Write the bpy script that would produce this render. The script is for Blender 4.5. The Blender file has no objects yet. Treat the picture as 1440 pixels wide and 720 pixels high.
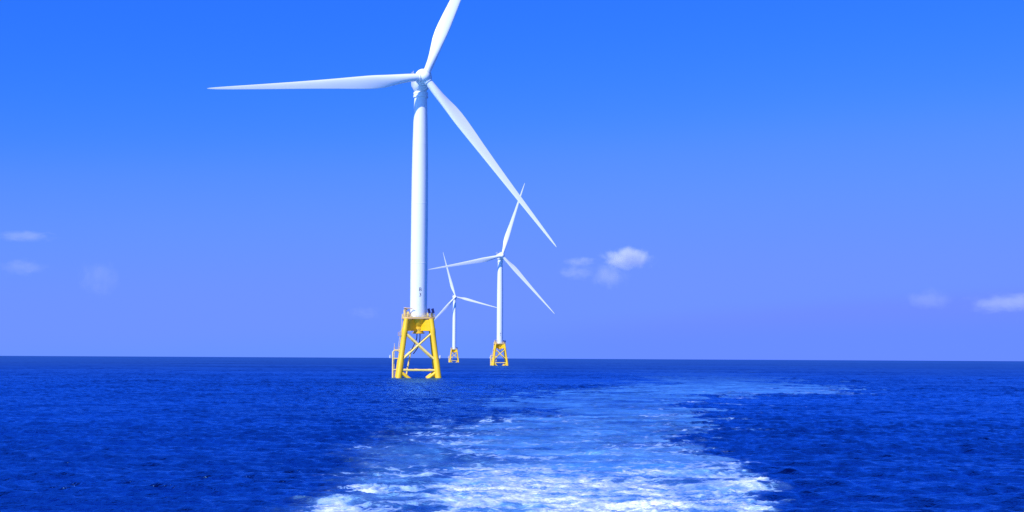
import bpy, bmesh, math, random
import numpy as np
from mathutils import Vector, Matrix

R = math.radians
S = bpy.context.scene
C = S.collection

# ------------------------------------------------------------------ camera
CAM_H = 6.64
F_PX = 1941.0                      # focal length in pixels of a 1440 px wide frame
cam_d = bpy.data.cameras.new('camera')
cam = bpy.data.objects.new('camera', cam_d)
C.objects.link(cam)
S.camera = cam
cam_d.sensor_width = 36.0
cam_d.lens = 36.0 * F_PX / 1440.0
cam_d.clip_start = 0.5
cam_d.clip_end = 80000.0
cam.location = (0, 0, CAM_H)
cam.rotation_euler = (R(90 + 4.24), R(-0.30), 0)

# ------------------------------------------------------------------ world and sun
SUN_EL, SUN_AZ = 42.0, 219.0       # azimuth clockwise from +Y: behind the camera, to its left
w = bpy.data.worlds.new('World')
S.world = w
w.use_nodes = True
nt = w.node_tree
bg = nt.nodes['Background']
st = nt.nodes.new('ShaderNodeTexSky')
st.sky_type = 'NISHITA'
st.sun_disc = False
st.sun_elevation = R(SUN_EL)
st.sun_rotation = R(SUN_AZ)
st.air_density, st.dust_density, st.ozone_density = 1.0, 0.0, 10.0
sc1 = nt.nodes.new('ShaderNodeVectorMath'); sc1.operation = 'SCALE'; sc1.inputs['Scale'].default_value = 0.1
cur = nt.nodes.new('ShaderNodeRGBCurve')
sc2 = nt.nodes.new('ShaderNodeVectorMath'); sc2.operation = 'SCALE'; sc2.inputs['Scale'].default_value = 10.0 * 1.5
K = 1.5                            # the curve's range is 0..1, so grade at 1/K and scale back


def set_curve(c, pts):
    c.points[0].location = (0, 0)
    c.points[1].location = (1.0, pts[-1][1] / K)
    for x, y in pts:
        p = c.points.new(x, y / K)
        p.handle_type = 'AUTO_CLAMPED'


set_curve(cur.mapping.curves[0], [(.045, .012), (.07, .020), (.118, .030), (.16, .054), (.208, .100), (.30, .140), (.50, .160), (.66, .142)])
set_curve(cur.mapping.curves[1], [(.10, .085), (.16, .135), (.253, .189), (.332, .238), (.41, .280), (.55, .299), (.70, .298), (.75, .27)])
set_curve(cur.mapping.curves[2], [(.25, .52), (.36, .75), (.52, 1.02), (.63, 1.10), (.71, 1.15)])
cur.mapping.update()
nt.links.new(st.outputs[0], sc1.inputs[0])
nt.links.new(sc1.outputs[0], cur.inputs['Color'])
nt.links.new(cur.outputs[0], sc2.inputs[0])
nt.links.new(sc2.outputs[0], bg.inputs['Color'])
bg.inputs['Strength'].default_value = 0.1

a, e = R(SUN_AZ), R(SUN_EL)
to_sun = Vector((math.sin(a) * math.cos(e), math.cos(a) * math.cos(e), math.sin(e)))
sun_d = bpy.data.lights.new('sun', 'SUN')
sun = bpy.data.objects.new('sun', sun_d)
C.objects.link(sun)
sun.rotation_euler = to_sun.to_track_quat('Z', 'Y').to_euler()
sun.location = to_sun * 300
sun_d.energy = 5.0
sun_d.angle = R(0.53)
sun_d.color = (1.0, 0.98, 0.93)

S.view_settings.view_transform = 'Standard'
S.view_settings.look = 'None'
S.view_settings.gamma = 1.0
S.view_settings.exposure = 0.0
S.render.engine = 'CYCLES'
S.cycles.max_bounces = 8
S.cycles.volume_bounces = 2
S.cycles.use_adaptive_sampling = False
S.cycles.adaptive_threshold = 0.01
S.cycles.use_denoising = True
S.cycles.denoising_prefilter = 'NONE'
S.cycles.sample_clamp_indirect = 6.0
S.cycles.sample_clamp_direct = 1.7

# ------------------------------------------------------------------ node helpers


class Mat:
    def __init__(self, name):
        self.m = bpy.data.materials.new(name)
        self.m.use_nodes = True
        self.t = self.m.node_tree
        self.bsdf = self.t.nodes['Principled BSDF']

    def n(self, kind, **kw):
        nd = self.t.nodes.new(kind)
        for k, v in kw.items():
            setattr(nd, k, v)
        return nd

    def l(self, a_, b_):
        self.t.links.new(a_, b_)

    def val(self, sock, v):
        if hasattr(v, 'bl_idname') or isinstance(v, bpy.types.NodeSocket):
            self.l(v, sock)
        else:
            sock.default_value = v

    def math(self, op, x, y=None, clamp=False):
        nd = self.n('ShaderNodeMath', operation=op)
        nd.use_clamp = clamp
        self.val(nd.inputs[0], x)
        if y is not None:
            self.val(nd.inputs[1], y)
        return nd.outputs[0]

    def mix(self, fac, x, y):
        nd = self.n('ShaderNodeMix', data_type='RGBA')
        self.val(nd.inputs[0], fac)
        self.val(nd.inputs[6], x)
        self.val(nd.inputs[7], y)
        return nd.outputs[2]

    def smooth(self, v, lo, hi, tlo=0.0, thi=1.0):
        nd = self.n('ShaderNodeMapRange', interpolation_type='SMOOTHSTEP')
        self.val(nd.inputs[0], v)
        self.val(nd.inputs[1], lo)
        self.val(nd.inputs[2], hi)
        self.val(nd.inputs[3], tlo)
        self.val(nd.inputs[4], thi)
        return nd.outputs[0]

    def noise(self, vec, scale, detail=4, rough=.55, dist=0.0):
        nd = self.n('ShaderNodeTexNoise')
        self.val(nd.inputs['Vector'], vec)
        nd.inputs['Scale'].default_value = scale
        nd.inputs['Detail'].default_value = detail
        nd.inputs['Roughness'].default_value = rough
        nd.inputs['Distortion'].default_value = dist
        return nd.outputs[0]


def paint(name, col, col2, rough=.4, streak=0.25, scale=.35, spec=.5):
    """Painted steel: the base colour with soft vertical weather streaks of a second tone."""
    m = Mat(name)
    tc = m.n('ShaderNodeTexCoord').outputs['Object']
    mp = m.n('ShaderNodeMapping')
    mp.inputs['Scale'].default_value = (1, 1, .12)
    m.l(tc, mp.inputs[0])
    f = m.smooth(m.noise(mp.outputs[0], scale * 3, 6, .6), .42, .75, 0, streak)
    f2 = m.smooth(m.noise(tc, scale, 3, .5), .4, .7, 0, streak * .6)
    m.l(m.mix(m.math('MAXIMUM', f, f2), (*col, 1), (*col2, 1)), m.bsdf.inputs['Base Color'])
    m.l(m.smooth(m.noise(tc, scale * 2, 3), .3, .7, rough - .06, rough + .1), m.bsdf.inputs['Roughness'])
    m.bsdf.inputs['Specular IOR Level'].default_value = spec
    return m.m


WHITE = paint('white_paint', (.82, .83, .83), (.70, .70, .68), .38, .30, .12)
YELLOW = paint('yellow_paint', (.90, .54, .008), (.70, .36, .02), .45, .40, .4)
CREAM = paint('cream_paint', (.87, .64, .17), (.68, .46, .13), .5, .45, .5)
TAN = paint('tan_primer', (.60, .40, .20), (.42, .26, .14), .6, .6, .6)
DARK = paint('dark_rubber', (.05, .05, .06), (.09, .08, .07), .55, .5, 1)
GREY = paint('light_grey_metal', (.62, .62, .62), (.40, .38, .36), .45, .5, 1)
MARK = paint('grey_marking', (.07, .08, .10), (.10, .11, .13), .6, .3, 1)
PANEL = paint('dark_blue_panel', (.012, .018, .08), (.02, .03, .10), .6, .3, 1, .0)


# ------------------------------------------------------------------ mesh helpers
class MB:
    def __init__(self):
        self.v, self.f = [], []

    def add(self, vs, fs):
        o = len(self.v)
        self.v += [tuple(p) for p in vs]
        self.f += [tuple(i + o for i in q) for q in fs]

    def tube(self, p0, p1, r0, r1=None, n=16, caps=True):
        return self.path([p0, p1], [r0, r0 if r1 is None else r1], n, caps)

    def path(self, pts, rad, n=12, caps=True):
        pts = [Vector(p) for p in pts]
        if not isinstance(rad, (list, tuple)):
            rad = [rad] * len(pts)
        vs, fs = [], []
        up = None
        for i, p in enumerate(pts):
            d = (pts[min(i + 1, len(pts) - 1)] - pts[max(i - 1, 0)]).normalized()
            if up is None:
                up = Vector((0, 0, 1)) if abs(d.z) < .9 else Vector((0, 1, 0))
            x = d.cross(up).normalized()
            y = x.cross(d).normalized()
            up = y
            for k in range(n):
                t = 2 * math.pi * k / n
                vs.append(p + (x * math.cos(t) + y * math.sin(t)) * rad[i])
        for i in range(len(pts) - 1):
            for k in range(n):
                k2 = (k + 1) % n
                fs.append((i * n + k, i * n + k2, (i + 1) * n + k2, (i + 1) * n + k))
        if caps:
            fs.append(tuple(range(n - 1, -1, -1)))
            o = (len(pts) - 1) * n
            fs.append(tuple(o + k for k in range(n)))
        self.add(vs, fs)
        return self

    def lathe(self, prof, n=40, axis='Z', caps=True):
        """prof: list of (radius, height along the axis)."""
        vs, fs = [], []
        for r, h in prof:
            for k in range(n):
                t = 2 * math.pi * k / n
                c, s_ = r * math.cos(t), r * math.sin(t)
                vs.append((c, s_, h) if axis == 'Z' else (c, h, -s_))
        for i in range(len(prof) - 1):
            for k in range(n):
                k2 = (k + 1) % n
                fs.append((i * n + k, i * n + k2, (i + 1) * n + k2, (i + 1) * n + k))
        if caps:
            fs.append(tuple(range(n - 1, -1, -1)))
            o = (len(prof) - 1) * n
            fs.append(tuple(o + k for k in range(n)))
        self.add(vs, fs)
        return self

    def box(self, c, s, rz=0.0, rx=0.0):
        m = Matrix.Translation(c) @ Matrix.Rotation(rz, 4, 'Z') @ Matrix.Rotation(rx, 4, 'X')
        vs = [m @ Vector((sx * s[0] / 2, sy * s[1] / 2, sz * s[2] / 2)) for sz in (-1, 1) for sx, sy in ((-1, -1), (1, -1), (1, 1), (-1, 1))]
        self.add(vs, [(3, 2, 1, 0), (4, 5, 6, 7), (0, 1, 5, 4), (1, 2, 6, 5), (2, 3, 7, 6), (3, 0, 4, 7)])
        return self

    def loft(self, rings, caps=True):
        n = len(rings[0])
        vs = [p for r in rings for p in r]
        fs = []
        for i in range(len(rings) - 1):
            for k in range(n):
                k2 = (k + 1) % n
                fs.append((i * n + k, i * n + k2, (i + 1) * n + k2, (i + 1) * n + k))
        if caps:
            fs.append(tuple(range(n - 1, -1, -1)))
            o = (len(rings) - 1) * n
            fs.append(tuple(o + k for k in range(n)))
        self.add(vs, fs)
        return self

    def build(self, name, mat, parent=None, smooth=35, bevel=0.0):
        me = bpy.data.meshes.new(name)
        me.from_pydata(self.v, [], self.f)
        bm = bmesh.new()
        bm.from_mesh(me)
        bmesh.ops.recalc_face_normals(bm, faces=bm.faces)
        if bevel:
            bmesh.ops.bevel(bm, geom=[e_ for e_ in bm.edges if e_.calc_face_angle(0) > 1.0], offset=bevel, segments=2, affect='EDGES', profile=.6)
        bm.to_mesh(me)
        bm.free()
        for p in me.polygons:
            p.use_smooth = True
        me.set_sharp_from_angle(angle=R(smooth))
        me.materials.append(mat)
        o = bpy.data.objects.new(name, me)
        C.objects.link(o)
        o.parent = parent
        return o


def tag(o, label=None, cat=None, group=None, kind=None):
    if label: o['label'] = label
    if cat: o['category'] = cat
    if group: o['group'] = group
    if kind: o['kind'] = kind
    return o


def empty(name, loc, rz=0.0):
    o = bpy.data.objects.new(name, None)
    o.empty_display_size = 2
    o.location = loc
    o.rotation_euler = (0, 0, rz)
    C.objects.link(o)
    return o


# ------------------------------------------------------------------ sea
rng = np.random.default_rng(7)
BANDS = [  # (tile size m, resolution, shortest and longest wavelength m, rms height m)
    (347.0, 512, 9.0, 60.0, 0.065),
    (83.0, 512, 2.2, 9.0, 0.080),
    (29.0, 512, 0.5, 2.2, 0.050),
]
WIND = R(262)                       # waves run towards the camera, a little from the right


def ocean_tile(L, N, lmin, lmax, rms):
    k1 = 2 * np.pi * np.fft.fftfreq(N, L / N)
    kx, ky = np.meshgrid(k1, k1, indexing='ij')
    k = np.hypot(kx, ky)
    k[0, 0] = 1e-6
    lam = 2 * np.pi / k
    kp = 2 * np.pi / 19.0
    spec = np.exp(-1.25 * (kp / k) ** 2) / k ** (4.0 if lmin > 5 else 3.4)
    ang = np.arctan2(ky, kx) - WIND
    spread = np.abs(np.cos(ang / 2)) ** (30 if lmin > 5 else 26 if lmin > 1 else 12)
    win = (lam >= lmin) & (lam < lmax)
    amp = np.sqrt(spec) * spread * win
    h = amp * (rng.normal(size=(N, N)) + 1j * rng.normal(size=(N, N)))
    z = np.fft.ifft2(h).real
    dx = np.fft.ifft2(-1j * kx / k * h).real
    dy = np.fft.ifft2(-1j * ky / k * h).real
    g = rms / z.std()
    return z * g, dx * g, dy * g


def sample(tile, L, x, y):
    N = tile.shape[0]
    u, v = x / L * N, y / L * N
    i, j = np.floor(u).astype(np.int64), np.floor(v).astype(np.int64)
    fu, fv = u - i, v - j
    i0, j0, i1, j1 = i % N, j % N, (i + 1) % N, (j + 1) % N
    return (tile[i0, j0] * (1 - fu) * (1 - fv) + tile[i1, j0] * fu * (1 - fv) + tile[i0, j1] * (1 - fu) * fv + tile[i1, j1] * fu * fv)


def noise_tile(N, beta, hi=.5):
    k1 = np.fft.fftfreq(N) * N
    kx, ky = np.meshgrid(k1, k1, indexing='ij')
    k = np.hypot(kx, ky)
    k[0, 0] = 1e9
    k[k < 2] = 1e9
    z = np.fft.ifft2(k ** -beta * (rng.normal(size=(N, N)) + 1j * rng.normal(size=(N, N)))).real
    return z / z.std()


# rows of the grid, by distance from the boat
rows = list(np.linspace(3, 30, 10)) + list(np.arange(31, 52, 0.7))
r_ = 52.0
while r_ < 3000:
    rows.append(r_)
    r_ += max(0.14, 0.0020 * r_)
while r_ < 65000:
    rows.append(r_)
    r_ *= 1.012
rows = np.array(rows)
fine = np.arange(-30, 30.001, 0.058)
coarse = np.linspace(30.5, 329.5, 90)
angs = np.radians(np.concatenate([fine, coarse]))
nr, na = len(rows), len(angs)
rr, aa = np.meshgrid(rows, angs, indexing='ij')
X, Y = rr * np.sin(aa), rr * np.cos(aa)
Z = np.zeros_like(X)
DX, DY = np.zeros_like(X), np.zeros_like(X)
step = np.maximum(np.gradient(rows), 0.02)[:, None] * np.ones((1, na))
for bi, (L, N, lmin, lmax, rms) in enumerate(BANDS):
    tz, tx, ty = ocean_tile(L, N, lmin, lmax, rms)
    ca, sa = math.cos(.31 * bi), math.sin(.31 * bi)
    xs, ys = X * ca - Y * sa + 13.7 * bi, X * sa + Y * ca + 5.1 * bi
    lm = math.sqrt(lmin * lmax)
    fade = np.clip(1.6 - step / (lm * (2.4 if lm > 2 else 1.1)), 0, 1)
    xs, ys = (X + 13.7 * bi), (Y + 5.1 * bi)
    Z += sample(tz, L, xs, ys) * fade
    DX += sample(tx, L, xs, ys) * fade
    DY += sample(ty, L, xs, ys) * fade
# gustiness: patches of livelier and calmer water
gust = noise_tile(256, 1.7)
gv = 1 + .20 * sample(gust, 420., X, Y)
Z *= gv

# ---- the boat's wake: how aerated the water is (milk) and how much white froth floats on it (froth)
TAB = np.array([  # y in the frame, outer left edge, left edge of the body, right edge, milk, froth
    [800, 290, 590, 1210, 1.0, 1.1], [760, 320, 580, 1150, 1.0, 1.1], [720, 366, 560, 1100, 1.0, 1.04],
    [700, 420, 590, 1078, .97, .94], [680, 470, 620, 1055, .92, .78], [660, 500, 650, 1035, .84, .58],
    [640, 500, 650, 1008, .82, .42], [620, 510, 640, 968, .76, .30], [605, 555, 645, 965, .74, .26],
    [590, 640, 690, 996, .80, .22], [575, 690, 715, 990, .78, .15], [560, 700, 722, 970, .76, .09],
    [553, 730, 750, 1005, .78, .06], [549, 760, 790, 1150, .88, .07], [545, 800, 850, 1175, .88, .08],
    [540, 860, 900, 1168, .76, .05], [533, 890, 930, 1120, .56, .04], [525, 900, 930, 1065, .20, 0],
    [515, 880, 910, 1000, .04, 0], [503, 880, 910, 960, 0, 0]])[::-1]
yv = 503.0 + CAM_H * F_PX / rr
xv = 720 + F_PX * np.tan(np.clip(aa, -1.2, 1.2))
xv = np.where(np.cos(aa) > .3, xv, -9999)
nz = noise_tile(512, 1.35)
wob = sample(nz, 60., X, Y) * 20 + sample(nz, 190., X, Y + 40) * 16 + sample(nz, 23., X + 7, Y) * 7
wob *= np.clip(rr / 90, .6, 1.6)
pers = np.clip((yv - 503) / 90, .12, 1.0)
cols = [np.interp(yv, TAB[:, 0], TAB[:, k]) for k in range(1, 6)]


def ramp(v, lo, hi):
    t = np.clip((v - lo) / (hi - lo), 0, 1)
    return t * t * (3 - 2 * t)


xw = xv + wob
body = ramp(xw, cols[1] - 30 * pers, cols[1] + 45 * pers) * ramp(-xw, -cols[2] - 8, -cols[2] + 26 * pers)
fringe = ramp(xw, cols[0] - 24 * pers, cols[0] + 70 * pers) * ramp(-xw, -cols[2] - 18 * pers, -cols[2] + 18 * pers)
patch = sample(nz, 34., X * .8, Y * .45 + 9) * .5 + .5
milk = body * cols[3] * (.92 + .16 * patch) + (fringe - body).clip(0) * cols[3] * (.34 + .34 * np.clip(patch, 0, 1.4))
edgeR = np.exp(-((xw - cols[2] + 10 * pers) / (30 * pers)) ** 2) * ramp(yv, 530, 560)
edgeL = np.exp(-((xw - cols[0] - 40 * pers) / (44 * pers)) ** 2) * ramp(yv, 575, 612)
near_churn = .30 * ramp(yv, 630, 700)
froth = fringe * cols[4] * (.22 + near_churn + (.78 - near_churn) * body) * (.80 + .34 * patch) + .24 * edgeR * (fringe > .02) + (.28 + .16 * ramp(yv, 655, 690)) * edgeL * fringe
far_lip = np.exp(-((yv - 549.5 - 1.2 * patch) / 2.2) ** 2) * ramp(xw, 960, 1010) * ramp(-xw, -1185, -1150) * .20
far_tip = np.exp(-((yv - 543 - (xw - 1100) * .05) / 3.0) ** 2) * ramp(xw, 1090, 1150) * ramp(-xw, -1185, -1165) * .2
edgeB = np.exp(-((xw - cols[1] - 8 * pers) / (34 * pers)) ** 2) * ramp(yv, 578, 592) * ramp(-yv, -680, -625)
froth = np.clip(froth + .26 * edgeB + far_lip + far_tip, 0, 1.2)
milk = np.clip(milk, 0, 1.1)
calm = 1 - .30 * np.clip(milk, 0, 1) * body
Zb = Z * calm + .04 * froth * sample(nz, 7., X, Y) * np.clip(1.4 - step / 1.2, 0, 1)
XX, YY = X - .70 * DX * calm, Y - .70 * DY * calm

# unresolved small waves widen the highlight with distance: baked as a property of the water patch
var = ramp(np.log(rr), math.log(140.), math.log(2200.))

verts = np.stack([XX, YY, Zb], -1).reshape(-1, 3)
idx = np.arange(nr * na).reshape(nr, na)
nxt = np.roll(idx, -1, axis=1)
quads = np.stack([idx[:-1], nxt[:-1], nxt[1:], idx[1:]], -1).reshape(-1, 4)[:, ::-1]
wk = (np.maximum(milk, froth) > .10) & (rr < 600)
wq = (wk[:-1] & np.roll(wk, -1, 1)[:-1] & wk[1:] & np.roll(wk, -1, 1)[1:]).reshape(-1)


def grid_object(name, faces, mat):
    used = np.unique(faces)
    remap = np.full(len(verts), -1, np.int64)
    remap[used] = np.arange(len(used))
    f = remap[faces].astype(np.int32)
    me = bpy.data.meshes.new(name)
    me.vertices.add(len(used))
    me.vertices.foreach_set('co', verts[used].astype(np.float32).ravel())
    me.loops.add(f.size)
    me.loops.foreach_set('vertex_index', f.ravel())
    me.polygons.add(len(f))
    me.polygons.foreach_set('loop_start', np.arange(0, f.size, 4, dtype=np.int32))
    me.polygons.foreach_set('use_smooth', np.ones(len(f), bool))
    for nm, arr in (('milk', milk), ('froth', froth), ('spread', var)):
        at = me.attributes.new(nm, 'FLOAT', 'POINT')
        at.data.foreach_set('value', arr.reshape(-1)[used].astype(np.float32))
    me.update(calc_edges=True)
    me.materials.append(mat)
    o = bpy.data.objects.new(name, me)
    C.objects.link(o)
    return o


def sea_material():
    m = Mat('sea_water')
    b = m.bsdf
    geo = m.n('ShaderNodeNewGeometry').outputs['Position']

    def attr(nm):
        nd = m.n('ShaderNodeAttribute')
        nd.attribute_name = nm
        return nd.outputs['Fac']
    milk_, froth_, spread_ = attr('milk'), attr('froth'), attr('spread')
    flat = m.n('ShaderNodeVectorMath', operation='MULTIPLY')
    m.l(geo, flat.inputs[0])
    flat.inputs[1].default_value = (1, 1, 0)
    p = flat.outputs[0]
    warp = m.n('ShaderNodeTexNoise')
    m.l(p, warp.inputs['Vector'])
    warp.inputs['Scale'].default_value = .45
    warp.inputs['Detail'].default_value = 3
    wm = m.n('ShaderNodeVectorMath', operation='MULTIPLY_ADD')
    m.l(warp.outputs['Color'], wm.inputs[0])
    wm.inputs[1].default_value = (2.2, 2.2, 0)
    m.l(p, wm.inputs[2])
    st_ = m.n('ShaderNodeVectorMath', operation='MULTIPLY')
    m.l(wm.outputs[0], st_.inputs[0])
    st_.inputs[1].default_value = (.50, 1, 1)
    pw = st_.outputs[0]
    # lacy froth: thin walls between bubbles of open water, plus solid clots
    lace = None
    for sc_, wd, k in ((.55, .22, 1.0), (1.5, .24, .8), (3.6, .26, .55)):
        v = m.n('ShaderNodeTexVoronoi', feature='DISTANCE_TO_EDGE')
        m.l(pw, v.inputs['Vector'])
        v.inputs['Scale'].default_value = sc_
        ln = m.math('MULTIPLY', m.smooth(v.outputs['Distance'], 0.0, wd, 1, 0), k)
        lace = ln if lace is None else m.math('MAXIMUM', lace, ln)
    clot = m.noise(pw, .26, 8, .60)
    fine_n = m.noise(pw, 2.4, 5, .7)
    fld = m.math('ADD', m.math('MULTIPLY', lace, .40), m.math('ADD', m.math('MULTIPLY', clot, 1.10), m.math('MULTIPLY', fine_n, .60)))
    # thin veil of bubbles, then strands and clots of white
    thr = m.math('SUBTRACT', 1.45, m.math('MULTIPLY', froth_, .54))
    white = m.math('MULTIPLY', m.smooth(m.math('SUBTRACT', fld, thr), -.12, .46), m.smooth(froth_, .02, .14))
    veil = m.math('MULTIPLY', m.smooth(m.noise(pw, .14, 6, .60), .36, .66), m.math('MULTIPLY', froth_, .95), clamp=True)
    mk = m.math('MULTIPLY', milk_, m.smooth(m.noise(pw, .16, 6, .62), .30, .70, .50, 1.40), clamp=True)
    deep = (.0002, .0032, .046, 1)
    aer = (.070, .285, .74, 1)
    mk = m.math('MAXIMUM', mk, m.math('MAXIMUM', m.smooth(white, 0, .22), veil))
    base = m.mix(mk, deep, aer)
    base = m.mix(veil, base, (.26, .56, .92, 1))
    base = m.mix(white, base, (.80, .88, .94, 1))
    m.l(base, b.inputs['Base Color'])
    b.inputs['Roughness'].default_value = .8
    b.inputs['Specular IOR Level'].default_value = 0.0
    # the water's skin: a sky reflection weakened and tinted as through the photograph's polariser
    gl = m.n('ShaderNodeBsdfGlossy')
    gl.inputs['Color'].default_value = (.20, .54, 1.0, 1)
    rgh = m.math('ADD', .12, m.math('MULTIPLY', spread_, .25))
    rgh = m.math('ADD', rgh, m.math('MULTIPLY', mk, .20))
    m.l(rgh, gl.inputs['Roughness'])
    gp = m.n('ShaderNodeMapping')
    gp.inputs['Scale'].default_value = (.35, 1, 1)
    m.l(p, gp.inputs[0])
    gustv = m.math('ADD', m.smooth(m.noise(gp.outputs[0], .035, 4, .6), .3, .7, .0, .20), m.smooth(m.noise(gp.outputs[0], .006, 5, .65), .3, .7, .76, 1.04))   # cat's paws: wind-roughened patches
    fr = m.n('ShaderNodeFresnel')
    fr.inputs['IOR'].default_value = 1.333
    fac = m.math('MULTIPLY', m.math('MULTIPLY', fr.outputs[0], m.math('MULTIPLY', m.smooth(spread_, 0, 1, .90, .58), gustv)), m.math('SUBTRACT', 1.0, m.math('MAXIMUM', m.math('MULTIPLY', white, .9), m.math('MULTIPLY', mk, .55))))
    ms = m.n('ShaderNodeMixShader')
    m.l(fac, ms.inputs[0])
    m.l(b.outputs[0], ms.inputs[1])
    m.l(gl.outputs[0], ms.inputs[2])
    m.l(ms.outputs[0], m.t.nodes['Material Output'].inputs['Surface'])
    # ripples too small for the mesh
    mp = m.n('ShaderNodeMapping')
    mp.inputs['Rotation'].default_value = (0, 0, R(-8))
    mp.inputs['Scale'].default_value = (.45, 1, 1)
    m.l(p, mp.inputs[0])
    rip = m.math('ADD', m.math('MULTIPLY', m.noise(mp.outputs[0], 1.4, 4, .65), .62), m.math('MULTIPLY', m.noise(mp.outputs[0], 4.2, 3, .6), .27))
    hgt = m.math('ADD', rip, m.math('MULTIPLY', m.math('MULTIPLY', white, fld), .05))
    bp = m.n('ShaderNodeBump')
    bp.inputs['Strength'].default_value = 1.0
    bp.inputs['Distance'].default_value = .32
    m.l(hgt, bp.inputs['Height'])
    for nd in (b, gl, fr):
        m.l(bp.outputs[0], nd.inputs['Normal'])
    return m.m


SEA = sea_material()
sea = grid_object('sea', quads[~wq], SEA)
tag(sea, kind='structure')
wake = grid_object('wake_foam', quads[wq], SEA)
tag(wake, 'pale churned wake of white foam curving away across the blue sea', 'wake', kind='stuff')

# ------------------------------------------------------------------ wind turbine
ROTOR_YAW = R(16)
HUB_Z = 100.0
OVERHANG = 6.0


def leg_point(sx, sy, z):
    """Axis of a jacket leg at height z: battered from 6.5 m out at the water to 4.05 m under the deck."""
    h = 6.5 + (4.05 - 6.5) * z / 19.7
    return Vector((sx * h, sy * h, z))


def blade_mesh():
    st_ = [  # radius, chord, thickness ratio, twist deg, trailing edge roundness
        (1.7, 2.45, 1.0, 12), (3.2, 2.45, 1.0, 12), (5.5, 2.55, .97, 12), (8, 2.85, .80, 12), (11, 3.35, .58, 11.5),
        (14, 3.85, .43, 10), (17, 4.10, .36, 8.5), (20, 4.05, .32, 7), (25, 3.65, .28, 5), (31, 3.10, .26, 3.6),
        (38, 2.58, .24, 2.4), (46, 2.08, .22, 1.3), (54, 1.65, .20, .5), (62, 1.22, .19, 0), (68, .88, .18, 0),
        (72, .60, .18, 0), (74, .36, .18, 0), (75, .10, .18, 0)]
    n = 28
    rings = []
    for r, c, t, tw in st_:
        ring = []
        blend = max(0.0, min(1.0, (t - .42) / .58))       # 1 = round root, 0 = aerofoil
        for k in range(n):
            th = 2 * math.pi * k / n
            xc = .5 + .5 * math.cos(th)                   # 0 = leading edge, 1 = trailing edge
            yt = 5 * t * (.2969 * math.sqrt(xc) - .126 * xc - .3516 * xc ** 2 + .2843 * xc ** 3 - .1015 * xc ** 4)
            ya = yt if math.sin(th) >= 0 else -yt * .72
            yc = .5 * t * math.sin(th)
            yy = (ya * (1 - blend) + yc * blend) * c
            piv = .34 * (1 - blend) + .5 * blend
            xx = (piv - xc) * c                           # leading edge towards +X
            ring.append((xx, yy))
        ang = R(tw + 3)
        ca_, sa_ = math.cos(ang), math.sin(ang)
        pre = -1.6 * max(0, (r - 15) / 60) ** 2           # slight pre-bend upwind
        rings.append([(x * ca_ + y * sa_, -x * sa_ + y * ca_ + pre, r) for x, y in ring])
    return rings


BLADE_RINGS = [[(x * (1.09 if z > 5 else 1.04), y * 1.04, z if z < 3 else 3 + (z - 3) * .95) for x, y, z in ring] for ring in blade_mesh()]
_glyph = {}


def letters(text):
    if text not in _glyph:
        cu = bpy.data.curves.new('text', 'FONT')
        cu.body = text
        cu.size = 1.75
        cu.align_x = 'CENTER'
        cu.resolution_u = 4
        cu.offset = .02
        o = bpy.data.objects.new('text', cu)
        C.objects.link(o)
        dg = bpy.context.evaluated_depsgraph_get()
        me = bpy.data.meshes.new_from_object(o.evaluated_get(dg))
        bm = bmesh.new()
        bm.from_mesh(me)
        bmesh.ops.triangulate(bm, faces=bm.faces)
        bmesh.ops.subdivide_edges(bm, edges=[e_ for e_ in bm.edges if e_.calc_length() > .3], cuts=2)
        bm.verts.ensure_lookup_table()
        _glyph[text] = ([v.co.copy() for v in bm.verts], [[v.index for v in f.verts] for f in bm.faces])
        bm.free()
        C.objects.unlink(o)
        bpy.data.objects.remove(o)
        bpy.data.meshes.remove(me)
    return _glyph[text]


def marking(parent, rows_, radius, az):
    """Painted characters one above the other, wrapped round the tower; az = bearing they face, from -Y towards +X."""
    for ch, z in rows_:
        mb = MB()
        vs, fs = letters(ch)
        pts = []
        for v in vs:
            t = az + v.x / radius
            pts.append(((radius + .006) * math.sin(t), -(radius + .006) * math.cos(t), z + v.y))
        mb.add(pts, fs)
        mb.build('marking', MARK, parent)


def rounded_box_ring(y, hw, z0, z1, e_=3.2, n=36, cx=0.0):
    zc, hz = (z0 + z1) / 2, (z1 - z0) / 2
    ring = []
    for k in range(n):
        t = 2 * math.pi * k / n
        c_, s_ = math.cos(t), math.sin(t)
        ring.append((cx + hw * math.copysign(abs(c_) ** (2 / e_), c_), y, zc + hz * math.copysign(abs(s_) ** (2 / e_), s_)))
    return ring


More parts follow.
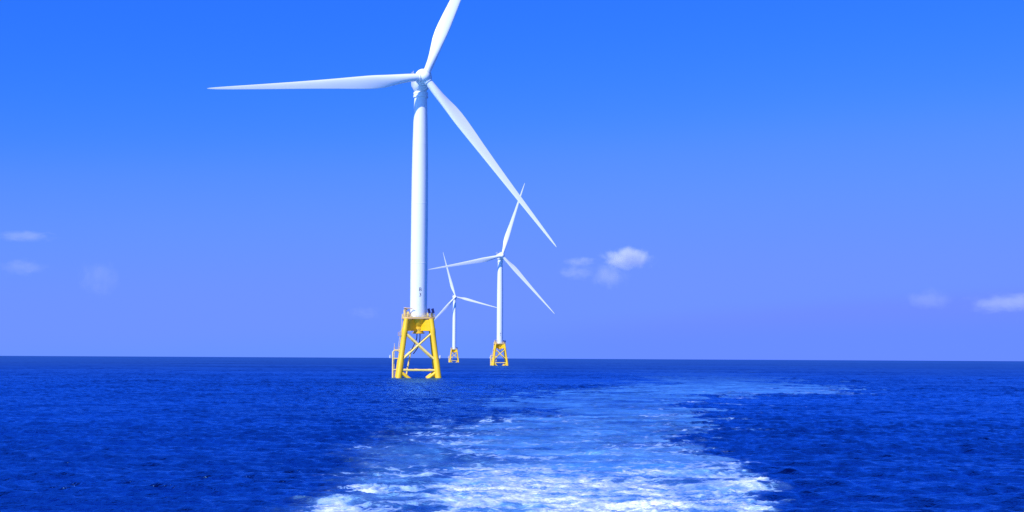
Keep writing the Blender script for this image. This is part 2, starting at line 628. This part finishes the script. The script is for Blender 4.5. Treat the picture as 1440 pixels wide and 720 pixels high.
def make_turbine(loc, az, phase):
    root = empty('wind_turbine', loc, az)
    yaw = ROTOR_YAW - az                                   # the rotor's bearing is the wind's, whatever way the jacket stands

    # tower
    tw = MB()
    prof = [(3.02, 20.05), (3.02, 20.35), (2.84, 20.36)]
    for z, r in ((38, 2.84), (38.02, 2.87), (38.22, 2.87), (38.24, 2.83), (58, 2.80), (58.02, 2.83), (58.2, 2.83), (58.22, 2.79), (68, 2.74), (78, 2.60), (78.02, 2.63), (78.2, 2.63), (78.22, 2.59), (88, 2.34), (94.2, 2.16)):
        prof.append((r, z))
    tw.lathe(prof, 64)
    tower = tw.build('tower', WHITE, root, 25)
    dr = MB()
    dr.box((0, 2.82, 21.75), (1.0, .16, 2.3))
    dr.box((0, 2.93, 21.75), (.8, .05, 2.05))
    d_ = dr.build('door', GREY, tower, bevel=.02)
    d_.rotation_euler = (0, 0, R(35))
    yr = MB().lathe([(2.2, 94.0), (2.52, 94.05), (2.52, 94.75), (2.38, 94.8), (2.38, 95.1), (2.5, 95.15), (2.5, 95.6), (2.35, 95.9)], 56)
    yr.build('yaw_ring', WHITE, tower, 25)

    # everything that yaws is modelled facing -Y and turned about the tower axis
    My = Matrix.Rotation(yaw, 4, 'Z')
    nb = MB()
    nb.loft([rounded_box_ring(y, hw, z0, z1, e_) for y, hw, z0, z1, e_ in (
        (-3.6, 2.30, 97.6, 102.4, 2.2), (-3.2, 2.50, 96.6, 102.7, 2.3), (-2.0, 2.60, 95.75, 102.8, 2.6), (0, 2.55, 95.6, 102.8, 2.8),
        (2.0, 2.40, 95.8, 102.8, 2.8), (4, 2.15, 96.6, 102.8, 2.8), (7, 1.75, 98.0, 102.7, 2.8), (9.5, 1.4, 98.9, 102.5, 2.8), (10.2, .9, 99.5, 102.0, 2.5))])
    nac = nb.build('nacelle', WHITE, root, 50)
    nac.matrix_local = My
    gen = MB().lathe([(2.1, -4.7), (2.65, -4.55), (2.85, -4.3), (2.88, -3.3), (2.7, -3.0), (2.4, -2.8)], 56, 'Y')
    g_ = gen.build('generator', WHITE, nac, 40)
    g_.matrix_local = Matrix.Translation((0, 0, HUB_Z)) @ Matrix.Rotation(R(-4), 4, 'X')
    hp = MB()
    hp.box((0, 7.0, 102.92), (3.4, 5.0, .14))
    for i in range(9):
        for sx in (-1, 1):
            hp.tube((sx * 1.6, 4.6 + i * .6, 102.9), (sx * 1.6, 4.6 + i * .6, 104.1), .035, n=6)
    for z in (103.5, 104.1):
        for sx in (-1, 1):
            hp.tube((sx * 1.6, 4.6, z), (sx * 1.6, 9.4, z), .035, n=6)
    hp.build('hoist_platform', GREY, nac)
    vane = MB().tube((.6, 3.6, 102.6), (.6, 3.6, 104.4), .05, n=8).tube((.2, 3.6, 104.3), (1.0, 3.6, 104.3), .04, n=8)
    vane.build('weather_mast', GREY, nac)

    Mh = My @ Matrix.Translation((0, -OVERHANG, HUB_Z)) @ Matrix.Rotation(R(-5), 4, 'X')
    hub = MB()
    hub.lathe([(.02, -2.25), (.55, -2.18), (1.05, -1.95), (1.5, -1.5), (1.82, -.8), (1.95, 0), (1.95, .7), (2.1, 1.1), (2.1, 1.5)], 48, 'Y')
    for k in range(3):
        t = R(phase + 120 * k)
        d = Vector((math.cos(t), 0, math.sin(t)))
        hub.path([d * .5, d * 1.75, d * 1.76, d * 2.02, d * 2.03, d * 2.12], [1.52, 1.45, 1.53, 1.53, 1.38, 1.38], 40)
    h_ = hub.build('hub', WHITE, root, 40)
    h_.matrix_local = Mh
    for k in range(3):
        b_ = MB()
        b_.loft(BLADE_RINGS)
        bl = b_.build('blade', WHITE, root, 60) if not BL else bpy.data.objects.new('blade', BL[0])
        if not BL:
            BL.append(bl.data)
        else:
            C.objects.link(bl)
            bl.parent = root
        bl.matrix_local = Mh @ Matrix.Rotation(R(90 - phase - 120 * k), 4, 'Y') @ Matrix.Translation((0, 0, .3)) @ Matrix.Rotation(R(1.5), 4, 'X')

    # transition piece: flared cone, central column, box arms to the legs
    tp = MB()
    tp.lathe([(2.95, 19.55), (2.7, 19.0), (1.9, 17.3), (1.65, 17.0), (1.65, 15.1), (2.1, 15.05), (2.1, 14.7), (1.2, 14.6)], 48)
    tpo = tp.build('transition_piece', YELLOW, root, 30)
    for sx, sy in ((-1, -1), (1, -1), (1, 1), (-1, 1)):
        arm = MB()
        L_ = 4.3 * math.sqrt(2)
        an = math.atan2(sy, sx)
        mid = Vector((sx, sy, 0)).normalized() * (1.0 + (L_ - 1.0) / 2)
        arm.box((mid.x, mid.y, 17.45), (L_ - 1.0, 1.0, 3.5), an)
        arm.box((mid.x, mid.y, 15.64), (L_ - .9, 1.35, .12), an)
        arm.build('box_girder', YELLOW, tpo)
    pl = MB()
    pl.add([(1.656 * math.sin(t), -1.656 * math.cos(t), z) for z in (15.35, 16.2) for t in np.linspace(-.75, .75, 13)], [(i, i + 1, i + 14, i + 13) for i in range(12)])
    pl.build('nameplate', YELLOW, tpo)
    pl = MB()
    for row, zz in ((5, 15.98), (4, 15.55)):
        for i in range(row):
            t = (i - (row - 1) / 2) * .30
            a0 = t / 1.0
            pl.box((1.664 * math.sin(a0), -1.664 * math.cos(a0), zz), (.20, .02, .24 if i % 2 else .18), a0)
    tag(pl.build('nameplate_text', MARK, tpo), kind='stuff')

    # jacket
    for sx, sy in ((-1, -1), (1, -1), (1, 1), (-1, 1)):
        lg = MB()
        zs = [-5, 5.6, 6.3, 14.4, 14.9, 16.2, 16.6, 19.5]
        rd = [1.02, 1.02, .84, .84, .92, .92, .84, .84]
        lg.path([leg_point(sx, sy, z) for z in zs], rd, 28)
        lg.build('leg', YELLOW, root, 40)
    faces = (((-1, -1), (1, -1)), ((1, -1), (1, 1)), ((1, 1), (-1, 1)), ((-1, 1), (-1, -1)))
    for p_, q_ in faces:
        lo0, lo1 = leg_point(*p_, 5.6), leg_point(*q_, 5.6)
        hi0, hi1 = leg_point(*p_, 15.1), leg_point(*q_, 15.1)
        MB().tube(lo0, hi1, .36, n=18).build('cross_brace', CREAM, root)
        MB().tube(hi0, lo1, .355, n=18).build('cross_brace', CREAM, root)
        MB().tube(leg_point(*p_, 2.6), leg_point(*q_, 2.6), .37, n=18).build('horizontal_brace', CREAM, root)
        for u, v in ((p_, q_), (q_, p_)):
            s0 = leg_point(*u, 2.3)
            s1 = leg_point(*u, 0).lerp(leg_point(*v, 0), .46) + Vector((0, 0, -2.2))
            MB().tube(s0, s1, .56, n=18).build('lower_brace', YELLOW, root)
    # power cables and guide tube inside the jacket
    MB().path([(-.45, 0, 14.7), (-.5, .1, 13.2), (-.9, .3, 12), (-1.5, .6, 10.8), (-2.4, 1.2, 8.5), (-2.9, 1.6, 6)], .17, 12).build('cable', DARK, root)
    MB().path([(.55, 0, 14.7), (.55, .1, 13), (.3, .5, 11.5), (-.2, 1.4, 9.8), (-1.5, 2.6, 8)], .17, 12).build('cable', DARK, root)
    MB().path([(-2.3, 1.4, 9.6), (-2.7, 1.0, 7), (-3.5, .2, 3), (-4.2, -.4, -2)], [.26, .26, .30, .34], 16).build('guide_tube', CREAM, root)

    # deck
    dk = MB()
    h, c_ = 5.35, 1.6
    outl = [(-h, -2.3), (-h + c_, -3.3), (h - c_, -3.3), (h, -2.3), (h, h - c_), (h - c_, h), (-h + c_, h), (-h, h - c_)]
    dk.loft([[(x, y, z) for x, y in outl] for z in (19.5, 19.98)])
    platform = dk.build('platform', TAN, root)
    rl = MB()
    ring = []
    for i in range(8):
        p0, p1 = Vector(outl[i]), Vector(outl[(i + 1) % 8])
        m_ = max(1, round((p1 - p0).length / 1.3))
        ring += [p0.lerp(p1, k / m_) * .985 for k in range(m_)]
    for i, p in enumerate(ring):
        q = ring[(i + 1) % len(ring)]
        rl.tube((p.x, p.y, 19.95), (p.x, p.y, 21.15), .045, n=6)
        for z in (20.55, 21.13):
            rl.tube((p.x, p.y, z), (q.x, q.y, z), .04, n=6)
        d = q - p
        rl.box(((p.x + q.x) / 2, (p.y + q.y) / 2, 20.07), (d.length, .03, .18), math.atan2(d.y, d.x))
    rl.build('railing', CREAM, platform)
    # deck gear on the left: a small slewing crane and cabinets
    cr = MB()
    cr.lathe([(.42, 19.97), (.42, 20.15), (.26, 20.2), (.26, 22.2), (.38, 22.25), (.38, 22.75)], 20)
    cr.path([(0, 0, 22.5), (-.5, -.4, 23.1), (1.6, -.9, 23.0), (2.9, -1.2, 22.6)], [.2, .22, .17, .1], 10)
    cr.box((.3, .2, 22.7), (.7, .6, .5), .3)
    c1 = cr.build('deck_crane', TAN, platform)
    c1.location = (-4.4, -1.7, 0)
    for x, y, s_, mt in ((-3.6, -1.2, (.9, .8, 1.9), CREAM), (-4.6, -.4, (.8, 1.1, 2.5), CREAM), (-3.3, -2.6, (1.0, .6, 1.1), TAN), (4.4, -1.0, (.7, .9, 1.6), CREAM), (3.0, -2.4, (.5, .5, 1.5), CREAM)):
        cb = MB()
        cb.box((x, y, 19.98 + s_[2] / 2 + .08), s_)
        cb.box((x, y, 20.02), (s_[0] * .85, s_[1] * .85, .08))
        cb.box((x, y - s_[1] / 2 - .01, 19.98 + s_[2] / 2 + .08), (s_[0] * .8, .04, s_[2] * .8))
        cb.box((x + s_[0] * .28, y - s_[1] / 2 - .05, 19.98 + s_[2] / 2), (.05, .06, .25))
        cb.box((x, y, 19.98 + s_[2] + .1), (s_[0] * 1.08, s_[1] * 1.08, .06))
        cb.build('cabinet', mt, platform, bevel=.02)
    for i, x in enumerate((3.35, 4.65)):
        sp = MB()
        sp.box((0, 0, 0), (.88, .06, 1.75), 0, R(-20))
        pn = sp.build('solar_panel', PANEL, platform, bevel=.012)
        pn.location = (x, -2.5, 22.2)
        pn.rotation_euler = (0, R(-16), R(-12))
        fr = MB()
        fr.tube((0, .3, -1.95), (0, .12, .2), .06, n=8)
        fr.tube((-.3, .3, -1.95), (.3, .3, -1.95), .06, n=8)
        fr.build('bracket', GREY, pn)
    # boat landing: fender tubes, ladder, rest platforms, on the left-hand legs
    bl_ = MB()
    for y in (-1.3, 1.3):
        bl_.path([(-8.35, y, -3), (-8.35, y, 8.6), (-7.9, y, 9.1), (-5.9, y, 9.1)], .24, 14)
        for z in (2.7, 6.4):
            bl_.tube((-8.35, y, z), (-6.1, y * 1.2, z), .17, n=12)
    for z in (2.7, 6.4):
        bl_.tube((-6.1 + (z - 2.7) * .12, -6.0, z), (-6.1 + (z - 2.7) * .12, 6.0, z), .2, n=12)
    landing = bl_.build('boat_landing', CREAM, root)
    ld = MB()
    for y in (-.35, .35):
        ld.tube((-7.9, y, -2), (-7.9, y, 11.4), .07, n=8)
        ld.tube((-6.7, y - 1.0, 8.8), (-6.0, y - 1.0, 15.6), .07, n=8)
        ld.tube((-5.65, y + .6, 14.2), (-5.45, y + .6, 21.2), .07, n=8)
    for i in range(40):
        ld.tube((-7.9, -.35, -1.6 + i * .33), (-7.9, .35, -1.6 + i * .33), .035, n=6)
    for i in range(20):
        t = i / 20
        ld.tube((-6.7 + .7 * t, -1.35, 8.8 + 6.8 * t), (-6.7 + .7 * t, -.65, 8.8 + 6.8 * t), .035, n=6)
        ld.tube((-5.65 + .2 * t, .25, 14.2 + 7 * t), (-5.65 + .2 * t, .95, 14.2 + 7 * t), .035, n=6)
    ld.build('ladder', CREAM, landing)
    for x, y, z, sx, sy in ((-7.0, 0, 8.95, 2.2, 3.0), (-5.9, 0, 14.0, 1.6, 3.2)):
        rp = MB()
        rp.box((x, y, z), (sx, sy, .14))
        for px in (-1, 1):
            for py in (-1, 1):
                rp.tube((x + px * sx * .48, y + py * sy * .48, z), (x + px * sx * .48, y + py * sy * .48, z + 1.15), .05, n=6)
        for hh in (.6, 1.13):
            for py in (-1, 1):
                rp.tube((x - sx * .48, y + py * sy * .48, z + hh), (x + sx * .48, y + py * sy * .48, z + hh), .04, n=6)
        for py in (-1, 1):
            rp.tube((x, y + py * .4 * sy, z), (x + 1.3, y + py * .55 * sy, z - .9), .12, n=8)
        rp.build('rest_platform', TAN, landing)
    # small lanterns on brackets, one each side
    for sx, x in ((-1, -9.3), (1, 7.0)):
        ln = MB()
        lp = leg_point(sx, -1, 6.9)
        if sx < 0:
            ln.path([(-8.35, -1.3, 6.4), (x + .3, -1.6, 6.4), (x, -1.7, 6.6)], .07, 8)
            by = -1.7
        else:
            ln.path([lp, (x - .2, lp.y - .2, 6.5), (x, lp.y - .2, 6.6)], .09, 8)
            by = lp.y - .2
        ln.lathe([(.26, 6.55), (.30, 6.6), (.30, 7.25), (.22, 7.3), (.22, 7.5), (.05, 7.6)], 16) if False else None
        prof_ = [(.24, 6.5), (.30, 6.56), (.30, 7.2), (.2, 7.3), (.2, 7.5), (.06, 7.58)]
        n0 = len(ln.v)
        ln.lathe(prof_, 16)
        ln.v[n0:] = [(vx + x, vy + by, vz) for vx, vy, vz in ln.v[n0:]]
        ln.build('lantern', GREY, root)
    return root, tower


BL = []
JAZ = R(6)
t1, tower1 = make_turbine((-31.2, 460, 0), JAZ, 67.4)
tag(t1, 'nearest and tallest white turbine, on a bright yellow jacket marked B 3', 'wind turbine', 'offshore wind turbines in a row')
marking(tower1, (('B', 28.7), ('3', 26.95)), 2.84, R(8) + .10 - JAZ)

GRP = 'offshore wind turbines in a row'


def copy_turbine(src, loc, phase_shift):
    """A copy of the thing with its parts and sub-parts; the rotor turned by phase_shift degrees about the hub axis."""
    def rec(o, parent):
        c = o.copy()
        C.objects.link(c)
        c.parent = parent
        for ch in list(o.children):
            if not ch.name.startswith('marking'):
                rec(ch, c)
        return c
    r = rec(src, None)
    r.location = loc
    Mh = Matrix.Rotation(ROTOR_YAW - JAZ, 4, 'Z') @ Matrix.Translation((0, -OVERHANG, HUB_Z)) @ Matrix.Rotation(R(-5), 4, 'X')
    turn = Mh @ Matrix.Rotation(R(-phase_shift), 4, 'Y') @ Mh.inverted()
    for ch in r.children:
        if ch.name.startswith(('hub', 'blade')):
            ch.matrix_local = turn @ ch.matrix_local
    return r


t2 = copy_turbine(t1, (-11.2, 1262, 0), 72.0 - 67.4)
tag(t2, 'middle-sized white turbine right of the largest tower, small yellow jacket on the horizon', 'wind turbine', GRP)
tower2 = [c for c in t2.children if c.name.startswith('tower')][0]
marking(tower2, (('B', 28.7), ('2', 26.95)), 2.84, R(8) + .06 - JAZ)
t3 = copy_turbine(t1, (-88.6, 2118, 0), 106.0 - 67.4)
tag(t3, 'smallest and farthest white turbine, standing between the other two towers', 'wind turbine', GRP)


# ------------------------------------------------------------------ clouds
def cloud_material(dens, thr, seed, nscale):
    m = Mat('cloud_vapour')
    m.t.nodes.remove(m.bsdf)
    out = m.t.nodes['Material Output']
    tc = m.n('ShaderNodeTexCoord').outputs['Object']      # the body fills roughly -1..1
    ln = m.n('ShaderNodeVectorMath', operation='LENGTH')
    m.l(tc, ln.inputs[0])
    fall = m.smooth(ln.outputs['Value'], .05, .98, 1, 0)
    add = m.n('ShaderNodeVectorMath', operation='MULTIPLY_ADD')
    m.l(tc, add.inputs[0])
    add.inputs[1].default_value = (1.5, 1.0, .75)
    add.inputs[2].default_value = (seed * 3.7, seed * 1.3, seed * 2.1)
    nz_ = m.noise(add.outputs[0], nscale, 5, .58, .3)
    d = m.smooth(m.math('ADD', m.math('MULTIPLY', fall, .55), m.math('MULTIPLY', nz_, 1.1)), thr + .16, thr + .66)
    d = m.math('MULTIPLY', d, m.smooth(ln.outputs['Value'], .6, 1.0, 1, 0))
    d = m.math('MULTIPLY', d, dens)
    pv = m.n('ShaderNodeVolumePrincipled')
    pv.inputs['Color'].default_value = (.97, .97, .98, 1)
    pv.inputs['Anisotropy'].default_value = -.2
    m.l(d, pv.inputs['Density'])
    m.l(pv.outputs[0], out.inputs['Volume'])
    return m.m


def make_cloud(px, py, wpx, hpx, dens, label, seed, dist=9000.0, thr=.45, nscale=2.2, tilt=0.0):
    x = (px - 720) / F_PX * dist
    z = CAM_H + (503 - py) / F_PX * dist
    hw, hh = wpx / 2 / F_PX * dist * 1.45, hpx / 2 / F_PX * dist * 1.5
    bm = bmesh.new()
    bmesh.ops.create_icosphere(bm, subdivisions=4, radius=1.0)
    rs = random.Random(seed)
    lumps = [(Vector((rs.uniform(-1, 1), rs.uniform(-1, 1), rs.uniform(-.3, 1))).normalized(), rs.uniform(.02, .12)) for _ in range(9)]
    for v in bm.verts:
        n_ = v.co.normalized()
        v.co = n_ * (1.0 + sum(k * max(0, n_.dot(d) - .6) / .4 for d, k in lumps))
    me = bpy.data.meshes.new('cloud')
    bm.to_mesh(me)
    bm.free()
    me.materials.append(cloud_material(dens / (2 * hw * .6), thr, seed, nscale))
    o = bpy.data.objects.new('cloud', me)
    C.objects.link(o)
    o.location = (x, dist, z)
    o.scale = (hw, hw * .6, hh)
    o.rotation_euler = (0, R(tilt), 0)
    tag(o, label, 'cloud', 'small fair weather clouds')
    return o


CL = [
    (882, 361, 84, 36, 4.6, 'brightest compact white cloud in the sky right of the middle turbine', .55, 2.0, 0),
    (858, 386, 66, 40, 1.0, 'pale cloud puff just below the brightest white cloud', .55, 2.2, 0),
    (815, 367, 54, 15, .75, 'thin pale cloud streak left of the brightest white cloud, upper of two', .5, 2.4, -4),
    (810, 382, 60, 24, .6, 'faint cloud smudge beneath the thin streak left of the brightest cloud', .5, 2.2, 0),
    (32, 335, 88, 18, .85, 'flat thin white cloud at the far left edge, highest on that side', .5, 2.0, 0),
    (30, 379, 78, 26, .45, 'soft faint cloud low at the far left edge below the flat white one', .5, 2.2, 0),
    (138, 394, 62, 50, .42, 'faint upright wisp of cloud with a peaked top, left of the large turbine', .5, 2.4, 0),
    (1306, 419, 74, 34, .36, 'faint round cloud patch above the right-hand horizon', .5, 2.0, 0),
    (1412, 421, 120, 30, 1.1, 'long pale cloud at the right edge of the sky', .5, 2.0, -2),
    (512, 440, 50, 20, .2, 'very faint cloud smudge low left of the large yellow jacket', .5, 2.0, 0),
]
for i, (px, py, wp, hp_, dn, lb, th_, ns, tl) in enumerate(CL):
    make_cloud(px, py, wp, hp_, dn, lb, 11 + i * 5, 9000 + 130 * i, th_, ns, tl)
